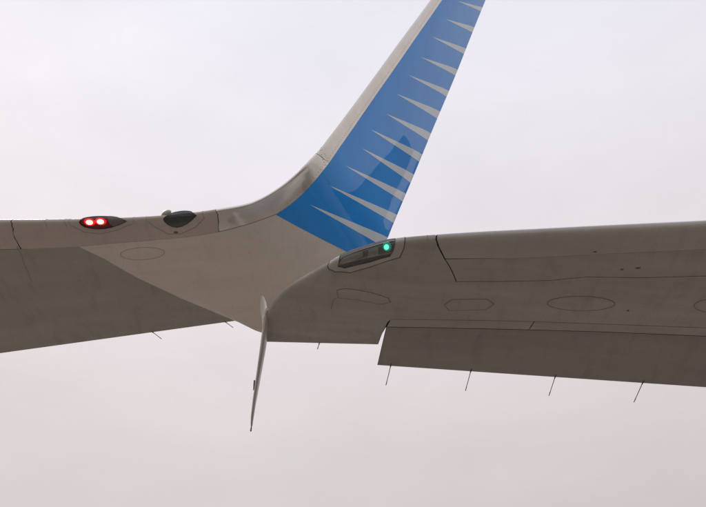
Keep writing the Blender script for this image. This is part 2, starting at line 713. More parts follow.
def oval_px(cx, cy, rx, ry, tilt=0.0, n=28, pw=1.0):
    r = []
    for k in range(n):
        a = 2 * math.pi * k / n
        c, s_ = math.cos(a), math.sin(a)
        c = math.copysign(abs(c) ** pw, c)
        s_ = math.copysign(abs(s_) ** pw, s_)
        x, y = rx * c, ry * s_
        r.append((cx + x * math.cos(tilt) - y * math.sin(tilt), cy + x * math.sin(tilt) + y * math.cos(tilt)))
    return r


def rivets(sf, pts, spacing, name, mat, parent, rad=0.004, off=0.0015):
    P2 = [v[1:] for v in pts] if pts[0][0] == 'uv' else px_poly(sf, pts)
    p, q = [], []
    for a, b in zip(P2[:-1], P2[1:]):
        A, B = sf.raw(np.array(a[0]), np.array(a[1])), sf.raw(np.array(b[0]), np.array(b[1]))
        n = max(1, int(np.linalg.norm(B - A) / spacing))
        for k in range(n):
            p.append(a[0] + (b[0] - a[0]) * k / n)
            q.append(a[1] + (b[1] - a[1]) * k / n)
    p, q = np.array(p), np.array(q)
    nr = sf.nrm(p, q)
    C = sf.raw(p, q) + nr * off
    verts, faces = [], []
    for c, n_ in zip(C, nr):
        u = unit(np.cross(n_, [0.3, 0.2, 0.9]))
        v = np.cross(n_, u)
        b = len(verts)
        for k in range(8):
            a = k * math.pi / 4
            verts.append(tuple(c - n_ * 0.002 + (u * math.cos(a) + v * math.sin(a)) * rad))
        for k in range(8):
            a = k * math.pi / 4
            verts.append(tuple(c + (u * math.cos(a) + v * math.sin(a)) * rad * 0.75))
        for k in range(8):
            faces.append((b + k, b + (k + 1) % 8, b + 8 + (k + 1) % 8, b + 8 + k))
        faces.append(tuple(b + 8 + k for k in range(8)))
    me = bpy.data.meshes.new(name)
    me.from_pydata(verts, [], faces)
    o = link(name, me, mat, parent)
    o['kind'] = 'stuff'
    return o


def ellipsoid(name, c, r, mat, parent, axes=None):
    bm = bmesh.new()
    bmesh.ops.create_uvsphere(bm, u_segments=20, v_segments=12, radius=1)
    ax = axes if axes is not None else np.eye(3)
    for v in bm.verts:
        w = np.array(v.co) * np.array(r)
        v.co = Vector(tuple(np.array(c) + ax[0] * w[0] + ax[1] * w[1] + ax[2] * w[2]))
    me = bpy.data.meshes.new(name)
    bm.to_mesh(me)
    bm.free()
    me.polygons.foreach_set('use_smooth', [True] * len(me.polygons))
    return link(name, me, mat, parent)


def wick(P, D, length, name, parent, rad=0.0032):
    """static discharger: a mounting foot, a thin rod and its blunt tip"""
    P, D = np.asarray(P, float), unit(np.asarray(D, float))
    z = Vector(D)
    q_ = z.to_track_quat('Z', 'Y')
    prof = [(-0.05, 0.0), (-0.05, 0.007), (-0.015, 0.007), (0.012, 0.0045), (0.02, rad), (length * 0.8, rad * 0.85), (length * 0.8, rad * 1.15), (length, rad * 1.0), (length + 0.004, 0.0)]
    bm = bmesh.new()
    rings = []
    for h, r in prof:
        ring = []
        for k in range(8):
            a = k * math.pi / 4
            co = q_ @ Vector((math.cos(a) * max(r, 0.0004), math.sin(a) * max(r, 0.0004), h))
            ring.append(bm.verts.new(Vector(P) + co))
        rings.append(ring)
    for a, b in zip(rings[:-1], rings[1:]):
        for k in range(8):
            bm.faces.new((a[k], a[(k + 1) % 8], b[(k + 1) % 8], b[k]))
    bm.faces.new(rings[0][::-1])
    bm.faces.new(rings[-1])
    me = bpy.data.meshes.new(name)
    bm.to_mesh(me)
    bm.free()
    me.polygons.foreach_set('use_smooth', [True] * len(me.polygons))
    return link(name, me, M['rod'], parent)


def box(name, c, ax, half, mat, parent, bevel=0.004):
    bm = bmesh.new()
    bmesh.ops.create_cube(bm, size=2)
    for v in bm.verts:
        w = np.array(v.co) * np.array(half)
        v.co = Vector(tuple(np.array(c) + ax[0] * w[0] + ax[1] * w[1] + ax[2] * w[2]))
    bmesh.ops.bevel(bm, geom=bm.edges[:], offset=bevel, segments=2, affect='EDGES')
    me = bpy.data.meshes.new(name)
    bm.to_mesh(me)
    bm.free()
    return link(name, me, mat, parent)


def thing(name, label, cat, loc, group=None):
    o = bpy.data.objects.new(name, None)
    scene.collection.objects.link(o)
    o.location = loc
    o['label'] = label
    o['category'] = cat
    if group:
        o['group'] = group
    return o


# ------------------------------------------------------------------ the ground
def ground_material():
    m, t, b = new_mat('apron_concrete')
    n, l = t.nodes.new, t.links.new
    co = n('ShaderNodeTexCoord')
    a = n('ShaderNodeTexNoise')
    a.inputs['Scale'].default_value = 0.35
    a.inputs['Detail'].default_value = 8
    l(co.outputs['Object'], a.inputs['Vector'])
    f = n('ShaderNodeTexNoise')
    f.inputs['Scale'].default_value = 14
    f.inputs['Detail'].default_value = 6
    l(co.outputs['Object'], f.inputs['Vector'])
    r = n('ShaderNodeValToRGB')
    r.color_ramp.elements[0].position = 0.3
    r.color_ramp.elements[0].color = (0.255, 0.217, 0.180, 1)
    r.color_ramp.elements[1].position = 0.7
    r.color_ramp.elements[1].color = (0.350, 0.304, 0.254, 1)
    l(a.outputs['Fac'], r.inputs['Fac'])
    mx = n('ShaderNodeMix')
    mx.data_type = 'RGBA'
    mx.blend_type = 'MULTIPLY'
    mx.inputs['Factor'].default_value = 0.35
    l(r.outputs['Color'], mx.inputs['A'])
    l(f.outputs['Color'], mx.inputs['B'])
    l(mx.outputs['Result'], b.inputs['Base Color'])
    b.inputs['Roughness'].default_value = 0.85
    return m


def make_ground():
    bm = bmesh.new()
    s_ = 6000
    v = [bm.verts.new(c) for c in ((-s_, -s_, 0), (s_, -s_, 0), (s_, s_, 0), (-s_, s_, 0))]
    bm.faces.new(v)
    me = bpy.data.meshes.new('ground')
    bm.to_mesh(me)
    bm.free()
    g = link('ground', me, ground_material())
    g['kind'] = 'structure'
    # expansion joints between the apron slabs
    bm = bmesh.new()
    for k in range(-8, 9):
        for (x0, y0, x1, y1) in ((k * 6 + 2 - .012, -50, k * 6 + 2 + .012, 50), (-50, k * 6 + 1 - .012, 50, k * 6 + 1 + .012)):
            zz = 0.004 if x1 - x0 < 1 else 0.0044
            q_ = [bm.verts.new(c) for c in ((x0, y0, zz), (x1, y0, zz), (x1, y1, zz), (x0, y1, zz))]
            bm.faces.new(q_)
    me = bpy.data.meshes.new('apron_joint')
    bm.to_mesh(me)
    bm.free()
    j = link('apron_joint', me, M['seal'])
    j['kind'] = 'structure'
    j.parent = g


make_ground()


# ------------------------------------------------------------------ near wing (green light), leading edge towards the camera
def build_near_wing():
    H0 = 3.3
    az = R(-6.8)
    a = np.array([math.sin(az), math.cos(az), 0])
    o = np.array([math.cos(az), -math.sin(az), 0])            # towards the fuselage (picture right)
    dih = R(5.0)
    d = o * math.cos(dih) - np.array([0, 0, 1]) * math.sin(dih)
    P0 = at_height(436, 235, H0)
    S = np.linspace(-4, 20, 80)
    ref = Ref(S, P0 + S[:, None] * d, a, (0, 0, -1))
    LE = [(706, 222.5), (560, 229.5), (436, 236.5), (395, 240.5), (365, 248), (342, 256), (322, 267), (302, 278), (284, 290), (273, 301), (267.5, 311)]
    TE = [(706, 388), (378, 344), (264, 341.5)]
    le = sorted(ref.hit(x, y, -4, 8) for x, y in LE)
    # virtual trailing edge of the undrooped section: straight continuation of the tip's trailing edge
    te = sorted(ref.hit(x, y, -4, 8) for x, y in [(264, 341.5), (378, 344)])
    le = np.array(le)
    te = np.array(te)
    s0 = max(le[0, 0], te[0, 0])
    ss = np.linspace(le[0, 0], 17.0, 600)
    sl = (le[-1, 1] - le[-3, 1]) / (le[-1, 0] - le[-3, 0])
    tle = np.where(ss <= le[-1, 0], pchip(le[:, 0], le[:, 1], np.minimum(ss, le[-1, 0])), le[-1, 1] + sl * (ss - le[-1, 0]))
    ts = (te[1, 1] - te[0, 1]) / (te[1, 0] - te[0, 0])
    print('near: tip s', le[0], 'te', te, 'LE slope', sl, 'TE slope', ts)
    SW = 0.235                                                # sweep of the trailing edge
    tte = te[0, 1] - SW * 0 + ts * (ss - te[0, 0])
    print('near chord tip..', (tte - tle)[::40])
    lower = lambda q: 0.165 * q * np.clip(1 - q * q, 0, 1) ** 0.9 * (1 - 0.62 * q) + 0.002
    upper = lambda q: 0.165 * q * np.clip(1 - q * q, 0, 1) ** 0.9 * (1 - 0.30 * q) + 0.002
    # scale thickness down towards the very tip through chord only
    sf = Surf(ref, ss, np.stack([ss, tle], 1), np.stack([ss, tte], 1), lower, upper)
    sf.setup(ss[0], 4.2)
    tip = ss[0] + 0.004
    END = 16.0
    W = 0.33                                                  # how far the lower sheets wrap over the nose
    loc = sf.raw(np.array(tip), np.array(-0.7))
    t = thing('parked_aircraft', 'near grey wing with green tip light, drooped aileron and thin hanging tip blade', 'airplane', (0, 0, 0))

    def U(x, y):
        return sf.uv(x, y)

    nose = lambda x, y: (U(x, y)[0], W)
    # ---- joints as (p,q) lines
    q_sl = [(444, 259), (510, 258.5), (560, 256.5), (603, 254), (706, 249.5)]
    q_pn = [(456, 281.7), (500, 281.5), (552, 280.5), (566, 278.8), (587, 277), (640, 277.8), (706, 276)]
    q_sh = [(391, 319.5), (510, 321), (600, 324), (706, 328)]
    q_hg = [(386.5, 327.5), (510, 330), (600, 332.5), (706, 337)]

    def ext(line):
        L_ = [U(*v) for v in line]
        m = (L_[-1][1] - L_[-3][1]) / (L_[-1][0] - L_[-3][0])
        m = 0 if abs(m) > 0.2 else m
        L_.append((END, L_[-1][1] + m * (END - L_[-1][0])))
        return L_

    l_sl, l_pn, l_sh, l_hg = ext(q_sl), ext(q_pn), ext(q_sh), ext(q_hg)
    g = 0.0035 / 1.9                                           # half a joint, in q

    def shift(L_, dq_):
        return [(p, q + dq_) for p, q in L_]

    # lens frame
    frame = [(327.5, 266), (331, 260.5), (345, 254.5), (368, 247.5), (397, 240.6)]
    frame_in = [(404.5, 240), (404, 248), (400, 257.5), (370, 267), (350, 272.8), (335, 272), (329, 269.5)]
    fr = [U(*v) for v in [(327.5, 266.5)]]
    pa = U(331, 262.5)[0]
    pb = U(404.5, 242)[0]
    fr += [(p, 0.20) for p in np.linspace(pa, pb, 12)]
    fr += [U(*v) for v in frame_in[1:]]
    glass_pts = [(394.5, 246), (393.5, 250), (390, 256), (370, 262), (345, 268), (338, 266.5)]
    ga, gb = U(340, 259.5)[0], U(394.8, 243)[0]
    gl = [(p, 0.155) for p in np.linspace(ga, gb, 10)] + [U(*v) for v in glass_pts]

    # ---- skins
    P1 = [(tip, W)] + [(p, W) for p in np.linspace(tip, U(435.9, 236)[0], 14)[1:]] + [U(435.3, 239.5), U(437.3, 246), U(440.4, 252), U(444, 258.8), U(455.9, 282)]
    P1 += shift(l_pn, -g) + shift(l_sh, g)[::-1] + [U(387.5, 322), U(383, 331), (U(379, 342)[0], -1.0), (tip, -1.0)]
    slat_p = U(437.4, 237)[0]
    hole = fr
    panel(sf, P1, 'tip_skin', M['skin_near'], t, holes=[hole], dp=0.06)
    P2 = [(slat_p, W), (END, W)] + shift(l_sl, g * .6)[1:][::-1] + [U(445.2, 258.6), U(442, 252), U(439, 246), U(436.9, 239.5)]
    panel(sf, P2, 'slat', M['slat_near'], t, dp=0.06)
    P3 = [U(445.5, 259.4)] + shift(l_sl, -g * 0.3)[1:] + shift(l_pn, g)[::-1] + [U(456.5, 280.8)]
    panel(sf, P3, 'fixed_edge_panel', M['skin_near'], t, dp=0.06)
    P4 = shift(l_sh, -g * 0.3) + shift(l_hg, 0)[::-1] + [U(388.5, 323.5)]
    pc = U(534, 322)[0]
    # shroud strip, split by the small bracket joint
    A4 = [v for v in shift(l_sh, -g * 0.3) if v[0] < pc - 0.01]
    def lerpq(L_, p):
        return float(np.interp(p, [v[0] for v in L_], [v[1] for v in L_]))
    top, bot = shift(l_sh, -g * 0.3), l_hg
    left = [v for v in top if v[0] < pc - .004] + [(pc - .003, lerpq(top, pc)), (pc - .003, lerpq(bot, pc))] + [v for v in bot if v[0] < pc - .004][::-1]
    right = [(pc + .003, lerpq(top, pc))] + [v for v in top if v[0] > pc + .004] + [v for v in bot if v[0] > pc + .004][::-1] + [(pc + .003, lerpq(bot, pc))]
    panel(sf, left, 'shroud_panel', M['skin_near'], t, dp=0.06)
    panel(sf, right, 'shroud_panel', M['skin_near'], t, dp=0.06)
    # dark structure just under the sheets (seen through the joints), with the lamp bay left open
    pf = U(384, 330)[0]
    B = [(tip + .004, W), (END, W), (END, l_hg[-1][1] + .006)] + shift(l_hg, .006)[::-1] + [(pf - 0.02, -0.985), (tip + .004, -0.985)]
    panel(sf, B, 'inner_structure', M['primer'], t, holes=[hole], off=-0.0065, thick=0.002, dp=0.12)
    # upper skin
    hq = lambda p: -lerpq(l_hg, p)
    Uu = [(tip, W + .001), (END, W + .001), (END, hq(END))] + [(p, hq(p)) for p in np.linspace(END, pf + .02, 12)[1:]] + [(pf - 0.01, 1.0), (tip, 1.0)]
    panel(sf, Uu, 'upper_skin', M['skin_near'], t, dp=0.1)
    # tip cap: closes the section at the tip
    q_ = np.linspace(-1, 1, 61)
    c0 = sf.raw(np.full(61, tip), q_)
    out_ = -o * 0.012
    cen = c0.mean(0)
    c1 = cen + (c0 - cen) * 0.97 + out_
    vv = [tuple(v) for v in c0] + [tuple(v) for v in c1]
    ff = [(i, i + 1, 61 + i + 1, 61 + i) for i in range(60)] + [tuple(range(61, 122))]
    me = bpy.data.meshes.new('tip_cap')
    me.from_pydata(vv, [], ff)
    bm = bmesh.new(); bm.from_mesh(me); bmesh.ops.recalc_face_normals(bm, faces=bm.faces); bm.to_mesh(me); bm.free()
    link('tip_cap', me, M['skin_near'], t)

    # ---- lamp bay: frame, glass, housing, green bulb
    lamp = panel(sf, shrink_pq(fr, 0.985), 'lamp_frame', M['slat_near'], t, holes=[gl], off=0.0015, dp=0.03, dq=0.02)
    panel(sf, gl, 'lens', M['clear_glass'], lamp, off=0.003, thick=0.002, dp=0.03, dq=0.02, bulge=0.004)
    panel(sf, shrink_pq(fr, 0.99), 'lamp_bay_floor', M['primer_soft'], lamp, off=-0.022, thick=0.002, dp=0.04, dq=0.02)
    strip(sf, fr, 0.005, 'seal', M['seal_lamp'], lamp, closed=True, pq=True, off=0.002)
    strip(sf, gl, 0.004, 'seal', M['seal_lamp'], lamp, closed=True, pq=True, off=0.0035)
    # housing block behind the glass
    hb = [U(338.5, 264), U(343, 258), U(361, 252), U(363, 257), U(345, 264.5)]
    panel(sf, hb, 'lamp_housing', M['block'], lamp, off=-0.006, thick=0.014, dp=0.03, dq=0.02)
    hb2 = [U(367, 259), U(368, 250), U(377, 247.5), U(378, 256.5)]
    panel(sf, hb2, 'reflector', M['block'], lamp, off=-0.010, thick=0.010, dp=0.03, dq=0.02)
    p_, q__ = U(386.3, 247.3)
    n_ = sf.nrm(np.array(p_), np.array(q__))
    c_ = sf.raw(np.array(p_), np.array(q__)) - n_ * 0.016
    u_ = unit(np.cross(n_, a))
    ax = [u_, np.cross(n_, u_), n_]
    bulb_ = ellipsoid('bulb', c_ + n_ * 0.012, (0.018, 0.021, 0.010), M['green_bulb'], lamp, ax)
    ellipsoid('glow_halo', c_, (0.031, 0.036, 0.011), M['green_glow'], lamp, ax)  # added glowing shell paints the halo around the green bulb
    # small lighter joints near the lamp
    strip(sf, [('w', 427.5, 236, 0.3), (427.3, 240.5)], 0.004, 'joint_seal_and_gap', M['seal_faint'], t)

    # ---- access panels
    panel_ring(sf, oval_px(581, 303.5, 34, 7.2, 0.01), t)
    panel_ring(sf, [(444, 305), (452, 299.5), (487, 299), (494, 304), (486, 309.5), (449, 310.5)], t)
    panel_ring(sf, [(337, 290), (346, 288.5), (388, 298), (391, 302), (380, 304.5), (338, 298)], t)
    panel_ring(sf, oval_px(716, 306, 22, 7, 0.02), t)
    strip(sf, [(331, 309), (333, 301), (336, 298)], 0.004, 'joint_seal_and_gap', M['seal_faint'], t)
    # scratches and little drain fittings
    for x, y, w_, h_ in ((638, 268, 2.6, .7), (622, 269.5, 1.6, .8), (595, 251.8, 1.8, .6), (628, 310.5, 1.2, .8)):
        panel(sf, px_poly(sf, oval_px(x, y, w_, h_, -0.1, n=12)), 'fitting', M['fitting'], t, off=0.002, thick=0.003, dp=0.03, dq=0.02)
    rivets(sf, [(345, 286), (391, 296.5)], 0.035, 'rivet_row', M['seal_faint'], t, rad=0.003)
    rivets(sf, [(460, 284.5), (560, 283), (590, 280), (706, 279)], 0.05, 'rivet_row', M['seal_faint'], t, rad=0.003)
    rivets(sf, [(392, 316.5), (510, 318.5), (706, 325)], 0.05, 'rivet_row', M['seal_faint'], t, rad=0.003)

    strip(sf, shift(l_hg, 0.004)[:5], 0.009, 'joint_seal_and_gap', M['seal'], t, pq=True, off=0.0005)  # dark line paints the shade of the gap between shroud and aileron
    # ---- drooped aileron: its own section, hinged on the shroud
    h0 = sf.raw(np.array(U(386.5, 329.5)[0]), np.array(U(386.5, 329.5)[1]))
    h1 = sf.raw(np.array(U(706, 338)[0]), np.array(U(706, 338)[1]))
    hd = unit(h1 - h0)
    droop = R(13)
    af = a * math.cos(droop) - np.array([0, 0, 1]) * math.sin(droop)
    Sf = np.linspace(-1, 9, 30)
    reff = Ref(Sf, h0 + np.array([0, 0, 0.020]) + Sf[:, None] * hd, af, (0, 0, -1))
    fl = np.array([reff.hit(386.3, 330.3, -1, 6), reff.hit(706, 338.6, -1, 6)])
    ft = np.array([reff.hit(377.3, 364.8, -1, 6), reff.hit(706, 387, -1, 6)])
    fl[:, 1] -= 0.085
    print('flap', fl, ft)

    def lin(A, s_):
        return A[0] + (A[1] - A[0]) * s_
    pp = np.linspace(0, 2.6, 40)
    lf = Surf(reff, pp, np.stack([lin(fl, s_) for s_ in pp]), np.stack([lin(ft, s_) for s_ in pp]),
              lambda q: 0.035 * np.sqrt(np.clip(q, 0, 1)) * (1 - q * q) * 1.0 + 0.003,
              lambda q: 0.16 * np.sqrt(np.clip(q, 0, 1)) * (1 - q * q) + 0.004)
    lf.setup(0, 1.6)
    fo = panel(lf, [(0, 1), (2.5, 1), (2.5, -1), (0, -1)], 'aileron', M['flap_near'], t, dp=0.05, dq=0.05, thick=0)
    for pe in (0.0, 2.5):
        qq = np.linspace(-1, 1, 41)
        ring = lf.raw(np.full(41, pe + (0.0 if pe == 0 else 0)), qq)
        me = bpy.data.meshes.new('end_rib')
        me.from_pydata([tuple(v) for v in ring], [], [tuple(range(41))])
        link('end_rib', me, M['seal'], fo)
    # small step at the outboard corner of the aileron: balance horn plate
    rivets(lf, [(392, 333), (700, 341.5)], 0.06, 'rivet_row', M['seal_faint'], fo, rad=0.003)

    # ---- static dischargers on the trailing edges
    for sfx, x0, y0, x1, y1, par in ((lf, 390.5, 366.5, 386, 385, fo), (lf, 470.5, 372.5, 465.5, 390.5, fo), (lf, 555, 377.5, 549, 395.5, fo), (lf, 642.5, 383.5, 634, 402, fo), (sf, 319.5, 342.5, 317.5, 349, t)):
        p_, q__ = sfx.uv(x0, y0)
        P = sfx.raw(np.array(p_), np.array(-1.0))
        # direction: aft and down, chosen so that the rod trails as seen
        d0 = ray(x1, y1)
        nP = np.array([1.0, 0, 0])
        # the rod lies in the plane sloping 22 degrees down behind the edge
        pl = np.cross(o, a * math.cos(R(22)) - np.array([0, 0, 1]) * math.sin(R(22)))
        tt = ((P - CAM) @ pl) / (d0 @ pl)
        Q = CAM + d0 * tt
        wick(P, Q - P, np.linalg.norm(Q - P), 'static_discharger', par)
        print('wick len', np.linalg.norm(Q - P))

    # ---- wingtip fence: thin swept blade above and below the tip
    ptip = tip
    rt0 = sf.raw(np.array(ptip), np.array(0.0))
    rt1 = sf.raw(np.array(ptip), np.array(-1.0))
    root_ch = np.linalg.norm(rt1 - rt0)
    print('tip chord', root_ch, rt0, rt1, project(rt0), project(rt1))
    ori = rt0 - o * 0.010
    up = np.array([0, 0, 1.0])
    outw = -o

    def fence_pt(tc_, zc, cant=0.0):
        if zc < 0:
            zc, tc_ = zc * 0.965, (0.66 + (tc_ - 0.66) * 0.95 if tc_ > 0.66 else tc_)
        return ori + a * tc_ + up * zc + outw * cant

    # lower blade stations: (z below, leading-edge t, trailing-edge t, thickness, outward lean)
    low = [(0.030, 0.020, 0.660, 0.030, 0.000), (-0.018, 0.057, 0.677, 0.034, 0.000), (-0.088, 0.150, 0.712, 0.034, 0.006), (-0.193, 0.299, 0.780, 0.030, 0.018), (-0.315, 0.485, 0.866, 0.026, 0.034), (-0.438, 0.671, 0.952, 0.021, 0.050), (-0.525, 0.810, 1.013, 0.017, 0.058), (-0.556, 0.894, 1.030, 0.010, 0.060)]
    upp = [(0.0, 0.02, 0.62, 0.030, 0.0), (0.05, 0.08, 0.64, 0.032, 0.002), (0.15, 0.20, 0.69, 0.030, 0.010), (0.30, 0.36, 0.80, 0.028, 0.020),
           (0.44, 0.52, 0.90, 0.024, 0.036), (0.54, 0.66, 0.96, 0.018, 0.050), (0.58, 0.74, 0.98, 0.010, 0.056)]

    def blade(st, name, mat, par):
        nq = 24
        verts = []
        for z_, t0, t1, th, cn in st:
            for k in range(nq):
                ang = 2 * math.pi * k / nq
                xx = 0.5 - 0.5 * math.cos(ang)
                xt = t0 + (t1 - t0) * xx
                yt = math.copysign(1, math.sin(ang)) * th * 1.35 * math.sqrt(max(xx, 0)) * (1 - xx) * 1.35 if k not in (0, nq // 2) else 0
                P = fence_pt(xt, z_, cn) + outw * yt
                verts.append(tuple(P))
        faces = []
        for i in range(len(st) - 1):
            for k in range(nq):
                faces.append((i * nq + k, i * nq + (k + 1) % nq, (i + 1) * nq + (k + 1) % nq, (i + 1) * nq + k))
        faces.append(tuple(range(nq)))
        faces.append(tuple(range((len(st) - 1) * nq, len(st) * nq)))
        me = bpy.data.meshes.new(name)
        me.from_pydata(verts, [], faces)
        bm = bmesh.new(); bm.from_mesh(me); bmesh.ops.recalc_face_normals(bm, faces=bm.faces); bm.to_mesh(me); bm.free()
        me.polygons.foreach_set('use_smooth', [True] * len(me.polygons))
        ob = link(name, me, mat, par)
        print(name, [tuple(np.round(project(np.array(fence_pt(s_[1], s_[0], s_[4]))), 0)) for s_ in st], [tuple(np.round(project(np.array(fence_pt(s_[2], s_[0], s_[4]))), 0)) for s_ in st])
        return ob
    lb = blade(low, 'lower_fence', M['fence'], t)
    ub = blade(upp, 'upper_fence', M['white'], t)
    P = fence_pt(1.02, -0.545, 0.06)
    wick(P, a * 0.9 + up * -0.25 - o * 0.05, 0.06, 'static_discharger', lb, rad=0.006)
    # small drain mast on the outboard face of the blade
    P = fence_pt(0.70, -0.31, 0.03) + outw * 0.03
    box('drain_mast', P, [a, up, outw], (0.055, 0.02, 0.006), M['rod'], lb, bevel=0.002)
    # ---- fuselage and tail fin: outside the picture, fin stretched tall for the dark shape mirrored in the blue winglet
    root = rt0 + o * 17.2
    z0 = 3.9
    verts, faces = [], []
    prof = [(-20, 0.05, -.5), (-19.2, .8, -.4), (-17.5, 1.5, -.15), (-15, 1.95, 0), (-11, 2.0, 0), (-3, 2.0, 0), (3, 2.0, 0), (8, 1.5, .4), (12, .9, .9), (14.5, .3, 1.2)]
    for k_, r_, dz in prof:
        for j_ in range(36):
            an = 2 * math.pi * j_ / 36
            Pq = np.array([root[0], root[1], z0 + dz]) + a * k_ + o * math.cos(an) * r_ + up * math.sin(an) * r_ * 1.03
            verts.append(tuple(Pq))
    for i_ in range(len(prof) - 1):
        for j_ in range(36):
            faces.append((i_ * 36 + j_, i_ * 36 + (j_ + 1) % 36, (i_ + 1) * 36 + (j_ + 1) % 36, (i_ + 1) * 36 + j_))
    me = bpy.data.meshes.new('fuselage')
    me.from_pydata(verts, [], faces)
    bm = bmesh.new(); bm.from_mesh(me); bmesh.ops.recalc_face_normals(bm, faces=bm.faces); bm.to_mesh(me); bm.free()
    me.polygons.foreach_set('use_smooth', [True] * len(me.polygons))
    fz = link('fuselage', me, M['fence'], t)
    verts, faces = [], []
    for z_, k0, k1 in ((5.6, 3.4, 9.2), (8.5, 4.6, 8.8), (12.0, 5.7, 8.4), (15.8, 6.9, 7.9)):
        for j_ in range(20):
            an = 2 * math.pi * j_ / 20
            xx = .5 - .5 * math.cos(an)
            yy = math.sin(an) * .1 * (k1 - k0) * (1 - xx * .6)
            verts.append(tuple(np.array([root[0], root[1], z_]) + a * (k0 + (k1 - k0) * xx) + o * yy))
    for i_ in range(3):
        for j_ in range(20):
            faces.append((i_ * 20 + j_, i_ * 20 + (j_ + 1) % 20, (i_ + 1) * 20 + (j_ + 1) % 20, (i_ + 1) * 20 + j_))
    faces.append(tuple(range(60, 80)))
    me = bpy.data.meshes.new('tail_fin')
    me.from_pydata(verts, [], faces)
    bm = bmesh.new(); bm.from_mesh(me); bmesh.ops.recalc_face_normals(bm, faces=bm.faces); bm.to_mesh(me); bm.free()
    link('tail_fin', me, M['tail'], t)
    return t, sf


def shrink_pq(poly, f):
    return shrink(poly, f)


def panel_ring(sf, pts, parent, mat=None, seal='seal_faint'):
    pq = px_poly(sf, pts)
    strip(sf, pq, 0.005, 'panel_seal', M[seal], parent, closed=True, pq=True, off=0.0018)
    ring = shrink(pq, 0.88)
    rivets(sf, [('uv',) + v for v in ring + ring[:1]], 0.04, 'fastener_ring', M[seal], parent, rad=0.0028, off=0.002)
    panel(sf, shrink(pq, 0.965), 'access_panel', mat or M['skin_near'], parent, off=0.0012, thick=0.0012, dp=0.06, dq=0.03)


M['tail'] = simple('dark_blue_tail_paint', (0.02, 0.035, 0.08), 0.35)
M['primer_soft'] = simple('lamp_bay_paint', (0.22, 0.23, 0.225), 0.5)


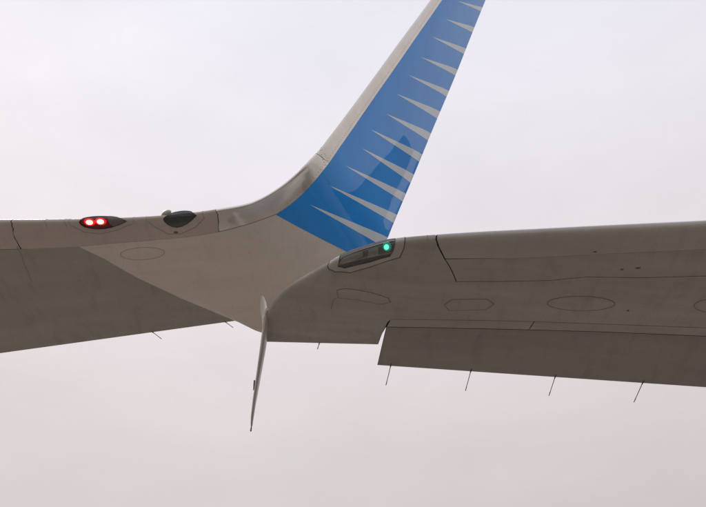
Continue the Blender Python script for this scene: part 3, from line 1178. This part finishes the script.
# ------------------------------------------------------------------ far wing with the tall blue winglet (red light)
def build_far_wing():
    H0 = 4.3
    az = R(25.0)
    a = np.array([math.sin(az), math.cos(az), 0])
    o = np.array([math.cos(az), -math.sin(az), 0])            # outboard (picture right)
    P0 = at_height(205, 212, H0)
    dih, end, rad = R(6.0), R(73.0), 1.05
    S, pts = [], []
    up = np.array([0, 0, 1.0])
    for s_ in np.linspace(-9, 0, 12):
        S.append(s_)
        pts.append(P0 + s_ * (o * math.cos(dih) + up * math.sin(dih)))
    ang, P, s_ = dih, P0.copy(), 0.0
    n = 80
    ds = rad * (end - dih) / n
    for k in range(n):
        am = dih + (end - dih) * (k + .5) / n
        P = P + ds * (o * math.cos(am) + up * math.sin(am))
        s_ += ds
        S.append(s_)
        pts.append(P.copy())
    send = s_
    for k in range(1, 20):
        S.append(send + k * 0.3)
        pts.append(P + k * 0.3 * (o * math.cos(end) + up * math.sin(end)))
    ref = Ref(S, pts, a, -up + o * 0.6)
    print('arc end s', send, project(pts[12 + n - 1]))
    # stations: leading-edge point -> trailing-edge point in the photograph
    ST = [((30, 221), (235, 320.5)), ((88, 220), (258, 331)), ((150, 217.5), (282, 336)), ((190, 214), (305, 334)), ((220, 209.5), (330, 322)), ((255, 201.5), (368, 277)),
          ((283, 185), (380, 252)), ((305, 165), (389, 234)), ((322, 147), (398, 212)), ((345, 117), (414, 174)), ((372, 80.5), (433, 128)), ((400, 42), (455, 76)),
          ((429, 3), (476, 23)), ((460, -40), (498, -30)), ((484, -75), (515, -68)), ((500, -100), (526, -95))]
    le, te = [], []
    for (A, B) in ST:
        le.append(ref.hit(*A, -9, 14))
        te.append(ref.hit(*B, -9, 14))
        print(A, B, np.round(le[-1], 2), np.round(te[-1], 2))
    le, te = np.array(le), np.array(te)
    print('far LE', np.round(le, 2).tolist())
    print('far TE', np.round(te, 2).tolist())
    # inboard continuation
    leL = np.array([ref.hit(-60, 221.5, -9, 3), ref.hit(0, 221.2, -9, 3)])
    teL = np.array([ref.hit(0, 352.5, -9, 3), ref.hit(120, 336, -9, 3)])
    ml = (leL[1, 1] - leL[0, 1]) / (leL[1, 0] - leL[0, 0])
    mt = (teL[1, 1] - teL[0, 1]) / (teL[1, 0] - teL[0, 0])
    print('far sweeps', ml, mt)
    pk = [0.0] + [6.0 + i for i in range(len(ST))]
    l0 = le[0, 0] - 6
    lE = [(l0, le[0, 1] - ml * 6)] + le.tolist()
    tE = [(te[0, 0] - 6, te[0, 1] - mt * 6)] + te.tolist()
    lE, tE = np.array(lE), np.array(tE)
    ps = np.linspace(0, pk[-1], 900)
    LEs = np.stack([pchip(pk, lE[:, i], ps) for i in range(2)], 1)
    TEs = np.stack([pchip(pk, tE[:, i], ps) for i in range(2)], 1)
    # straight inboard part
    for ar, E in ((LEs, lE), (TEs, tE)):
        k = ps < 6.0
        for i in range(2):
            ar[k, i] = E[0, i] + (E[1, i] - E[0, i]) * ps[k] / 6.0
    kk = np.clip((ps - 8) / 6, 0, 1)
    lower = lambda q: 0.085 * q * np.clip(1 - q * q, 0, 1) ** 0.9 * (1 - 0.45 * q) + 0.0015
    upper = lambda q: 0.125 * q * np.clip(1 - q * q, 0, 1) ** 0.9 * (1 - 0.35 * q) + 0.0015
    sf = Surf(ref, ps, LEs, TEs, lower, upper)
    sf.setup(3.2, pk[-1] - 0.05)
    TIP = pk[-1] - 0.02
    W = 0.30
    t = thing('parked_aircraft', 'far wing with red light, curving up into tall blue winglet with pale spikes', 'airplane', (0, 0, 0))
    U = sf.uv
    g = 0.0018
    # metal strip / leading edge lower boundary
    bnd_px = [(-40, 250.5), (0, 249.5), (60, 248), (110, 243.5), (160, 239.5), (218, 232), (240, 226.5), (262, 219.5), (276, 214.3), (290, 205), (300, 196.5), (311, 185.5), (323, 171), (335, 154.5), (350, 133),
              (362, 115.5), (380, 89.5), (400, 61), (420, 32), (443, -1), (462, -27)]
    bnd = [U(*v) for v in bnd_px]
    bnd = [(0.05, bnd[0][1])] + bnd + [(TIP, bnd[-1][1] - 0.02)]
    bp = [v[0] for v in bnd]
    print('bnd', np.round(bnd, 2).tolist())
    for i in range(1, len(bnd)):
        if bp[i] <= bp[i - 1]:
            bp[i] = bp[i - 1] + 0.01
    bq = [v[1] for v in bnd]

    def bline(p0, p1, d=0.0, n_=30):
        return [(p, float(np.interp(p, bp, bq)) + d) for p in np.linspace(p0, p1, n_)]

    pA = U(12, 226)[0]                   # joint at the left
    pB = U(218.5, 220)[0]                # joint where the bare metal begins
    pC = U(300, 180)[0]
    pBl = U(276, 215)[0]
    p_r = U(322, 158)[0]                 # riveted splice on the winglet edge
    print('pA', pA, pB, pBl, p_r)

    # dark / light division of the underside
    div_px = [(84, 249.5), (105, 259), (140, 279), (180, 298), (215, 312.5), (234, 320.5)]
    div = [U(*v) for v in div_px]
    div[0] = (div[0][0], float(np.interp(div[0][0], bp, bq)) - g)
    div[-1] = (div[-1][0], -1.0)
    # light / blue division
    bl_px = [(276, 215), (300, 228), (325, 241), (345, 251)]
    bl = [U(*v) for v in bl_px]
    bl[0] = (bl[0][0], float(np.interp(bl[0][0], bp, bq)))
    m_ = (bl[-1][0] - bl[-2][0]) / (bl[-1][1] - bl[-2][1])
    bl.append((bl[-1][0] + m_ * (-1 - bl[-1][1]), -1.0))
    print('div', np.round(div, 2).tolist(), 'bl', np.round(bl, 2).tolist())

    # ---- lamp openings in the leading edge
    def teardrop(pts, qtop, skew):
        lowr = [U(*v) for v in pts]
        a_, b_ = lowr[0][0], lowr[-1][0]
        up_ = []
        for f in np.linspace(0, 1, 15)[1:-1]:
            w = (math.sin(math.pi * f ** skew)) ** 0.6
            y0 = lowr[0][1] + (lowr[-1][1] - lowr[0][1]) * f
            up_.append((a_ + (b_ - a_) * f, y0 + (qtop - y0) * w))
        return lowr + up_[::-1]

    red_o = teardrop([(79.5, 222.5), (81.5, 225), (85, 227), (91, 228.4), (98, 229), (105, 228.6), (112, 227.2), (118, 225.2), (123, 223), (126.8, 221.4)], 0.13, 0.8)
    stb_o = teardrop([(163.5, 219), (164.5, 221.5), (167.5, 224.3), (172, 226.6), (177, 227.4), (182, 226.4), (187, 223.9), (191.5, 220.5), (196.5, 215.8)], 0.13, 1.15)
    pr0, pr1 = red_o[0][0], red_o[9][0]

    # ---- leading edge sheets
    jl = lambda p: [(p, W), (p, 0.0)]
    pAe = U(21.3, 249)[0]
    E1 = [(0.05, W), (U(11.6, 223)[0], W), U(11.6, 223.5), U(12.8, 229), U(16.7, 242)] + bline(pAe - .004, 0.05, g, 10)
    panel(sf, E1, 'leading_edge', M['edge_paint'], t, dp=0.12)
    pBe = U(219, 232)[0]
    E2 = [(U(12.6, 223)[0], W), (U(217.5, 214)[0], W), U(217.5, 214.5), U(218.2, 222)] + bline(pBe - 0.01, pAe + 0.004, 0.0004, 40) + [U(17.5, 242), U(13.8, 229), U(12.6, 223.5)]
    panel(sf, E2, 'leading_edge', M['edge_paint'], t, holes=[red_o, stb_o], dp=0.08)
    pRe = U(328.8, 163.2)[0]
    E3 = [(U(218.3, 214)[0], W), (U(317.5, 154)[0], W), U(318.5, 155), U(323.5, 159)] + bline(pRe - .003, pBe + 0.01, 0.001, 60) + [U(219.1, 222), U(218.3, 214.5)]
    panel(sf, E3, 'leading_edge', M['metal'], t, dp=0.06, dq=0.025)
    E4 = [(U(317.9, 153.6)[0], W), (TIP, W)] + bline(TIP, pRe + .003, 0.001, 60) + [U(323.9, 158.7), U(318.9, 154.7)]
    panel(sf, E4, 'leading_edge', M['alloy'], t, dp=0.08, dq=0.025, label='satin metal edge of the winglet')
    # ---- underside sheets
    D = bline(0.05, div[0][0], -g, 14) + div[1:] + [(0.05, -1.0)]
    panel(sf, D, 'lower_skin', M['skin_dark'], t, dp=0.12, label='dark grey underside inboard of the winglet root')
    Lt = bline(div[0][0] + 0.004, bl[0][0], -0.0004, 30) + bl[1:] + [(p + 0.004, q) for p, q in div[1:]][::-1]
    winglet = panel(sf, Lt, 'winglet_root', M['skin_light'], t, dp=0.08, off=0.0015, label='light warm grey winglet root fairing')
    Bl = bline(bl[0][0] + .001, TIP, -0.0008, 70) + [(TIP, -1.0)] + [(p + .001, q) for p, q in bl[1:]][::-1]
    wl = panel(sf, Bl, 'winglet', M['blue'], t, dp=0.06, dq=0.03, off=0.0015, label='glossy blue outboard face of the winglet')
    # dark structure under the sheets
    Bs = [(0.05, W), (TIP, W), (TIP, -0.985), (0.05, -0.985)]
    panel(sf, Bs, 'inner_structure', M['primer'], t, holes=[red_o, stb_o], off=-0.006, thick=0.002, dp=0.12)
    # inboard / upper side
    pu = bl[2][0]
    panel(sf, [(0.05, W + .001), (pu, W + .001), (pu, 1), (0.05, 1)], 'upper_skin', M['skin_light'], t, dp=0.12)
    panel(sf, [(pu, W + .001), (TIP, W + .001), (TIP, 1), (pu, 1)], 'upper_skin', M['blue'], t, dp=0.1)
    q_ = np.linspace(-1, 1, 41)
    c0 = sf.raw(np.full(41, TIP), q_)
    me = bpy.data.meshes.new('tip_cap')
    me.from_pydata([tuple(v) for v in c0], [], [tuple(range(41))])
    link('tip_cap', me, M['blue'], wl)

    # ---- pale pointed stripes
    SP = [((309.7, 204.6), (386.5, 236.5), (381.5, 245.5)), ((329.2, 185.6), (396, 214), (392.5, 222)), ((345.3, 165.7), (404.5, 192.5), (401.5, 200.5)), ((362, 148.4), (411.8, 173), (408.5, 181)),
          ((370.5, 129.5), (420, 152.5), (417, 160)), ((385.8, 113.7), (429, 131.7), (426, 139)), ((396.6, 94), (438, 110), (435, 117)), ((408, 75), (447, 89.6), (444.3, 95)),
          ((420.7, 57.2), (455.8, 68.6), (453, 74)), ((432, 36.9), (464.8, 48), (462, 53)), ((445.4, 19.1), (473.7, 27), (471, 31.8)), ((457.2, 1), (482.3, 7.5), (480, 11)),
          ((469, -18), (490.5, -13), (488.5, -9)), ((481, -37), (499, -33), (497.3, -30))]
    for tp, ta, tb in SP:
        ua, ub = U(*ta), U(*tb)
        u0 = U(*tp)
        ua, ub = (ua[0], -0.9995), (ub[0], -0.9995)
        def bow(A, B, px0, px1, k):
            r = []
            for f in (0.25, 0.5, 0.75):
                r.append((A[0] + (B[0] - A[0]) * f, A[1] + (B[1] - A[1]) * f))
            return r
        # blade-shaped: widens slowly, then faster towards the trailing edge
        mid = []
        c1 = ((ta[0] + tb[0]) / 2, (ta[1] + tb[1]) / 2)
        wv = ((ta[0] - tb[0]), (ta[1] - tb[1]))
        top, bot = [], []
        for f in (0.12, 0.25, 0.4, 0.55, 0.7, 0.85):
            x, y = tp[0] + (c1[0] - tp[0]) * f, tp[1] + (c1[1] - tp[1]) * f
            w_ = f ** 0.95
            top.append(U(x + wv[0] * w_ / 2, y + wv[1] * w_ / 2))
            bot.append(U(x - wv[0] * w_ / 2, y - wv[1] * w_ / 2))
        panel(sf, [u0] + top + [ua, ub] + bot[::-1], 'stripe', M['silver'], wl, off=0.0022, thick=0.0006, dp=0.05, dq=0.03, back=False)

    # ---- rivets along the winglet edge
    rivets(sf, [(318, 148), (321.5, 155), (327, 168)], 0.022, 'rivet_row', M['rivet'], t, rad=0.0045)
    rivets(sf, [(321, 147.5), (324.5, 154), (330, 163)], 0.022, 'rivet_row', M['rivet'], t, rad=0.0035)
    b2 = [(x - 2.6, y - 1.6) for x, y in bnd_px[9:-1]]
    rivets(sf, b2, 0.03, 'rivet_row', M['rivet'], t, rad=0.0032)
    strip(sf, [U(*v) for v in bnd_px[5:9]], 0.004, 'joint_seal_and_gap', M['seal_mid'], t, pq=True, off=0.002)

    # ---- access panel and joint seals
    panel_ring(sf, oval_px(142.5, 253.5, 22, 6.2, -0.05), t, M['skin_light'], 'seal_mid')
    strip(sf, [(17, 246), (22, 256), (28, 272), (32, 282)], 0.005, 'joint_seal_and_gap', M['seal_mid'], t, off=0.002)
    for x in (46.8, 66.5, 70.5):
        strip(sf, [('w', x, 223, 0.22), (x - .6, 224), (x + .4, 227)], 0.003, 'joint_seal_and_gap', M['seal_mid'], t)
    for x in (147, 203.5, 134):
        strip(sf, [('w', x, 221 if x < 190 else 215, 0.22), (x - .6, 219.5 if x < 190 else 214.5), (x + .5, 223 if x < 190 else 218)], 0.003, 'joint_seal_and_gap', M['seal_mid'], t)
    strip(sf, [(148.5, 222), (155, 227), (168, 234), (180, 234), (196, 227), (205, 218)], 0.005, 'joint_seal_and_gap', M['seal_mid'], t)
    strip(sf, [(72, 226), (84, 232), (100, 234), (118, 230), (132, 224)], 0.004, 'joint_seal_and_gap', M['seal_mid'], t)
    panel(sf, px_poly(sf, oval_px(176, 232.3, 2.3, 1.0, 0, n=12)), 'fitting', M['rivet'], t, off=0.003, thick=0.003, dp=0.03, dq=0.02)
    rivets(sf, [(0, 252.5), (60, 251)], 0.05, 'rivet_row', M['seal_mid'], t, rad=0.003)
    rivets(sf, [(110, 246.5), (160, 242.5), (215, 235.5)], 0.045, 'rivet_row', M['seal_mid'], t, rad=0.003)

    # ---- red navigation light
    red_f = shrink(red_o, 0.995)
    pm_ = U(111.5, 224)[0]

    def clip_(poly, keep_low):
        r = []
        for i in range(len(poly)):
            A_, B_ = poly[i - 1], poly[i]
            ia, ib = (A_[0] < pm_) == keep_low, (B_[0] < pm_) == keep_low
            if ia != ib:
                f = (pm_ - A_[0]) / (B_[0] - A_[0])
                r.append((pm_, A_[1] + (B_[1] - A_[1]) * f))
            if ib:
                r.append(B_)
        return r
    lamp = panel(sf, clip_(red_f, True), 'navigation_light', M['red_glass'], t, off=0.002, thick=0.002, dp=0.03, dq=0.015, bulge=0.022, bulge_poly=red_f)
    strip(sf, red_o, 0.006, 'seal', M['seal'], lamp, closed=True, pq=True, off=0.002)
    panel(sf, shrink(red_o, 0.97), 'lamp_tray', M['cup'], lamp, off=-0.012, thick=0.002, dp=0.05, dq=0.02)
    for x, y in ((89.5, 222.2), (100.5, 221.6)):
        p_, q1 = U(x, y)
        n_ = sf.nrm(np.array(p_), np.array(q1))
        c_ = sf.raw(np.array(p_), np.array(q1)) - n_ * 0.002
        u_ = unit(np.cross(n_, up))
        ellipsoid('bulb', c_ + n_ * 0.006, (0.029, 0.021, 0.011), M['red_bulb'], lamp, [u_, np.cross(n_, u_), n_])
        ellipsoid('glow_halo', c_ - n_ * 0.002, (0.046, 0.031, 0.012), M['red_glow'], lamp, [u_, np.cross(n_, u_), n_])  # emissive shell added as the painted red halo of each bulb
    # dark tail fairing of the lamp
    panel(sf, clip_(red_f, False), 'lamp_fairing', M['fairing'], lamp, off=0.0022, thick=0.003, dp=0.03, dq=0.015, bulge=0.022, bulge_poly=red_f, label='dark pointed tail of the red lamp')
    # ---- unlit strobe with its small bracket
    sl = panel(sf, shrink(stb_o, 0.99), 'strobe_light', M['smoke_glass'], t, off=0.003, thick=0.002, dp=0.03, dq=0.015, bulge=0.026)
    strip(sf, stb_o, 0.006, 'seal', M['seal_lamp'], sl, closed=True, pq=True, off=0.002)
    panel(sf, shrink(stb_o, 0.97), 'lamp_tray', M['block'], sl, off=-0.010, thick=0.002, dp=0.05, dq=0.02)
    hb = [U(172, 217), U(190, 215.8), U(187, 219.5), U(178, 223.2), U(173, 221)]
    panel(sf, hb, 'reflector', M['cup'], sl, off=0.0, thick=0.008, dp=0.03, dq=0.02)
    p_, q1 = U(165, 216.5)
    c_ = sf.raw(np.array(p_), np.array(0.10)) + sf.nrm(np.array(p_), np.array(0.10)) * 0.018
    ellipsoid('cap', c_, (0.045, 0.022, 0.026), M['slat_near'], sl, [o, a, up])
    box('bracket', c_ + o * -0.045 - up * 0.02, [unit(o + up * .9), a, unit(up - o * .9)], (0.028, 0.01, 0.007), M['rivet'], sl, bevel=0.002)

    # ---- static dischargers
    for x0, y0, x1, y1 in ((150.5, 331.3, 161.5, 338.8), (225, 321.8, 233, 327.5)):
        p_, q1 = U(x0, y0)
        P = sf.raw(np.array(p_), np.array(-1.0))
        d0 = ray(x1, y1)
        pl = np.cross(o, a * math.cos(R(8)) - up * math.sin(R(8)))
        tt = ((P - CAM) @ pl) / (d0 @ pl)
        Q = CAM + d0 * tt
        wick(P, Q - P, np.linalg.norm(Q - P), 'static_discharger', t)
    return t, sf


build_near_wing()
build_far_wing()
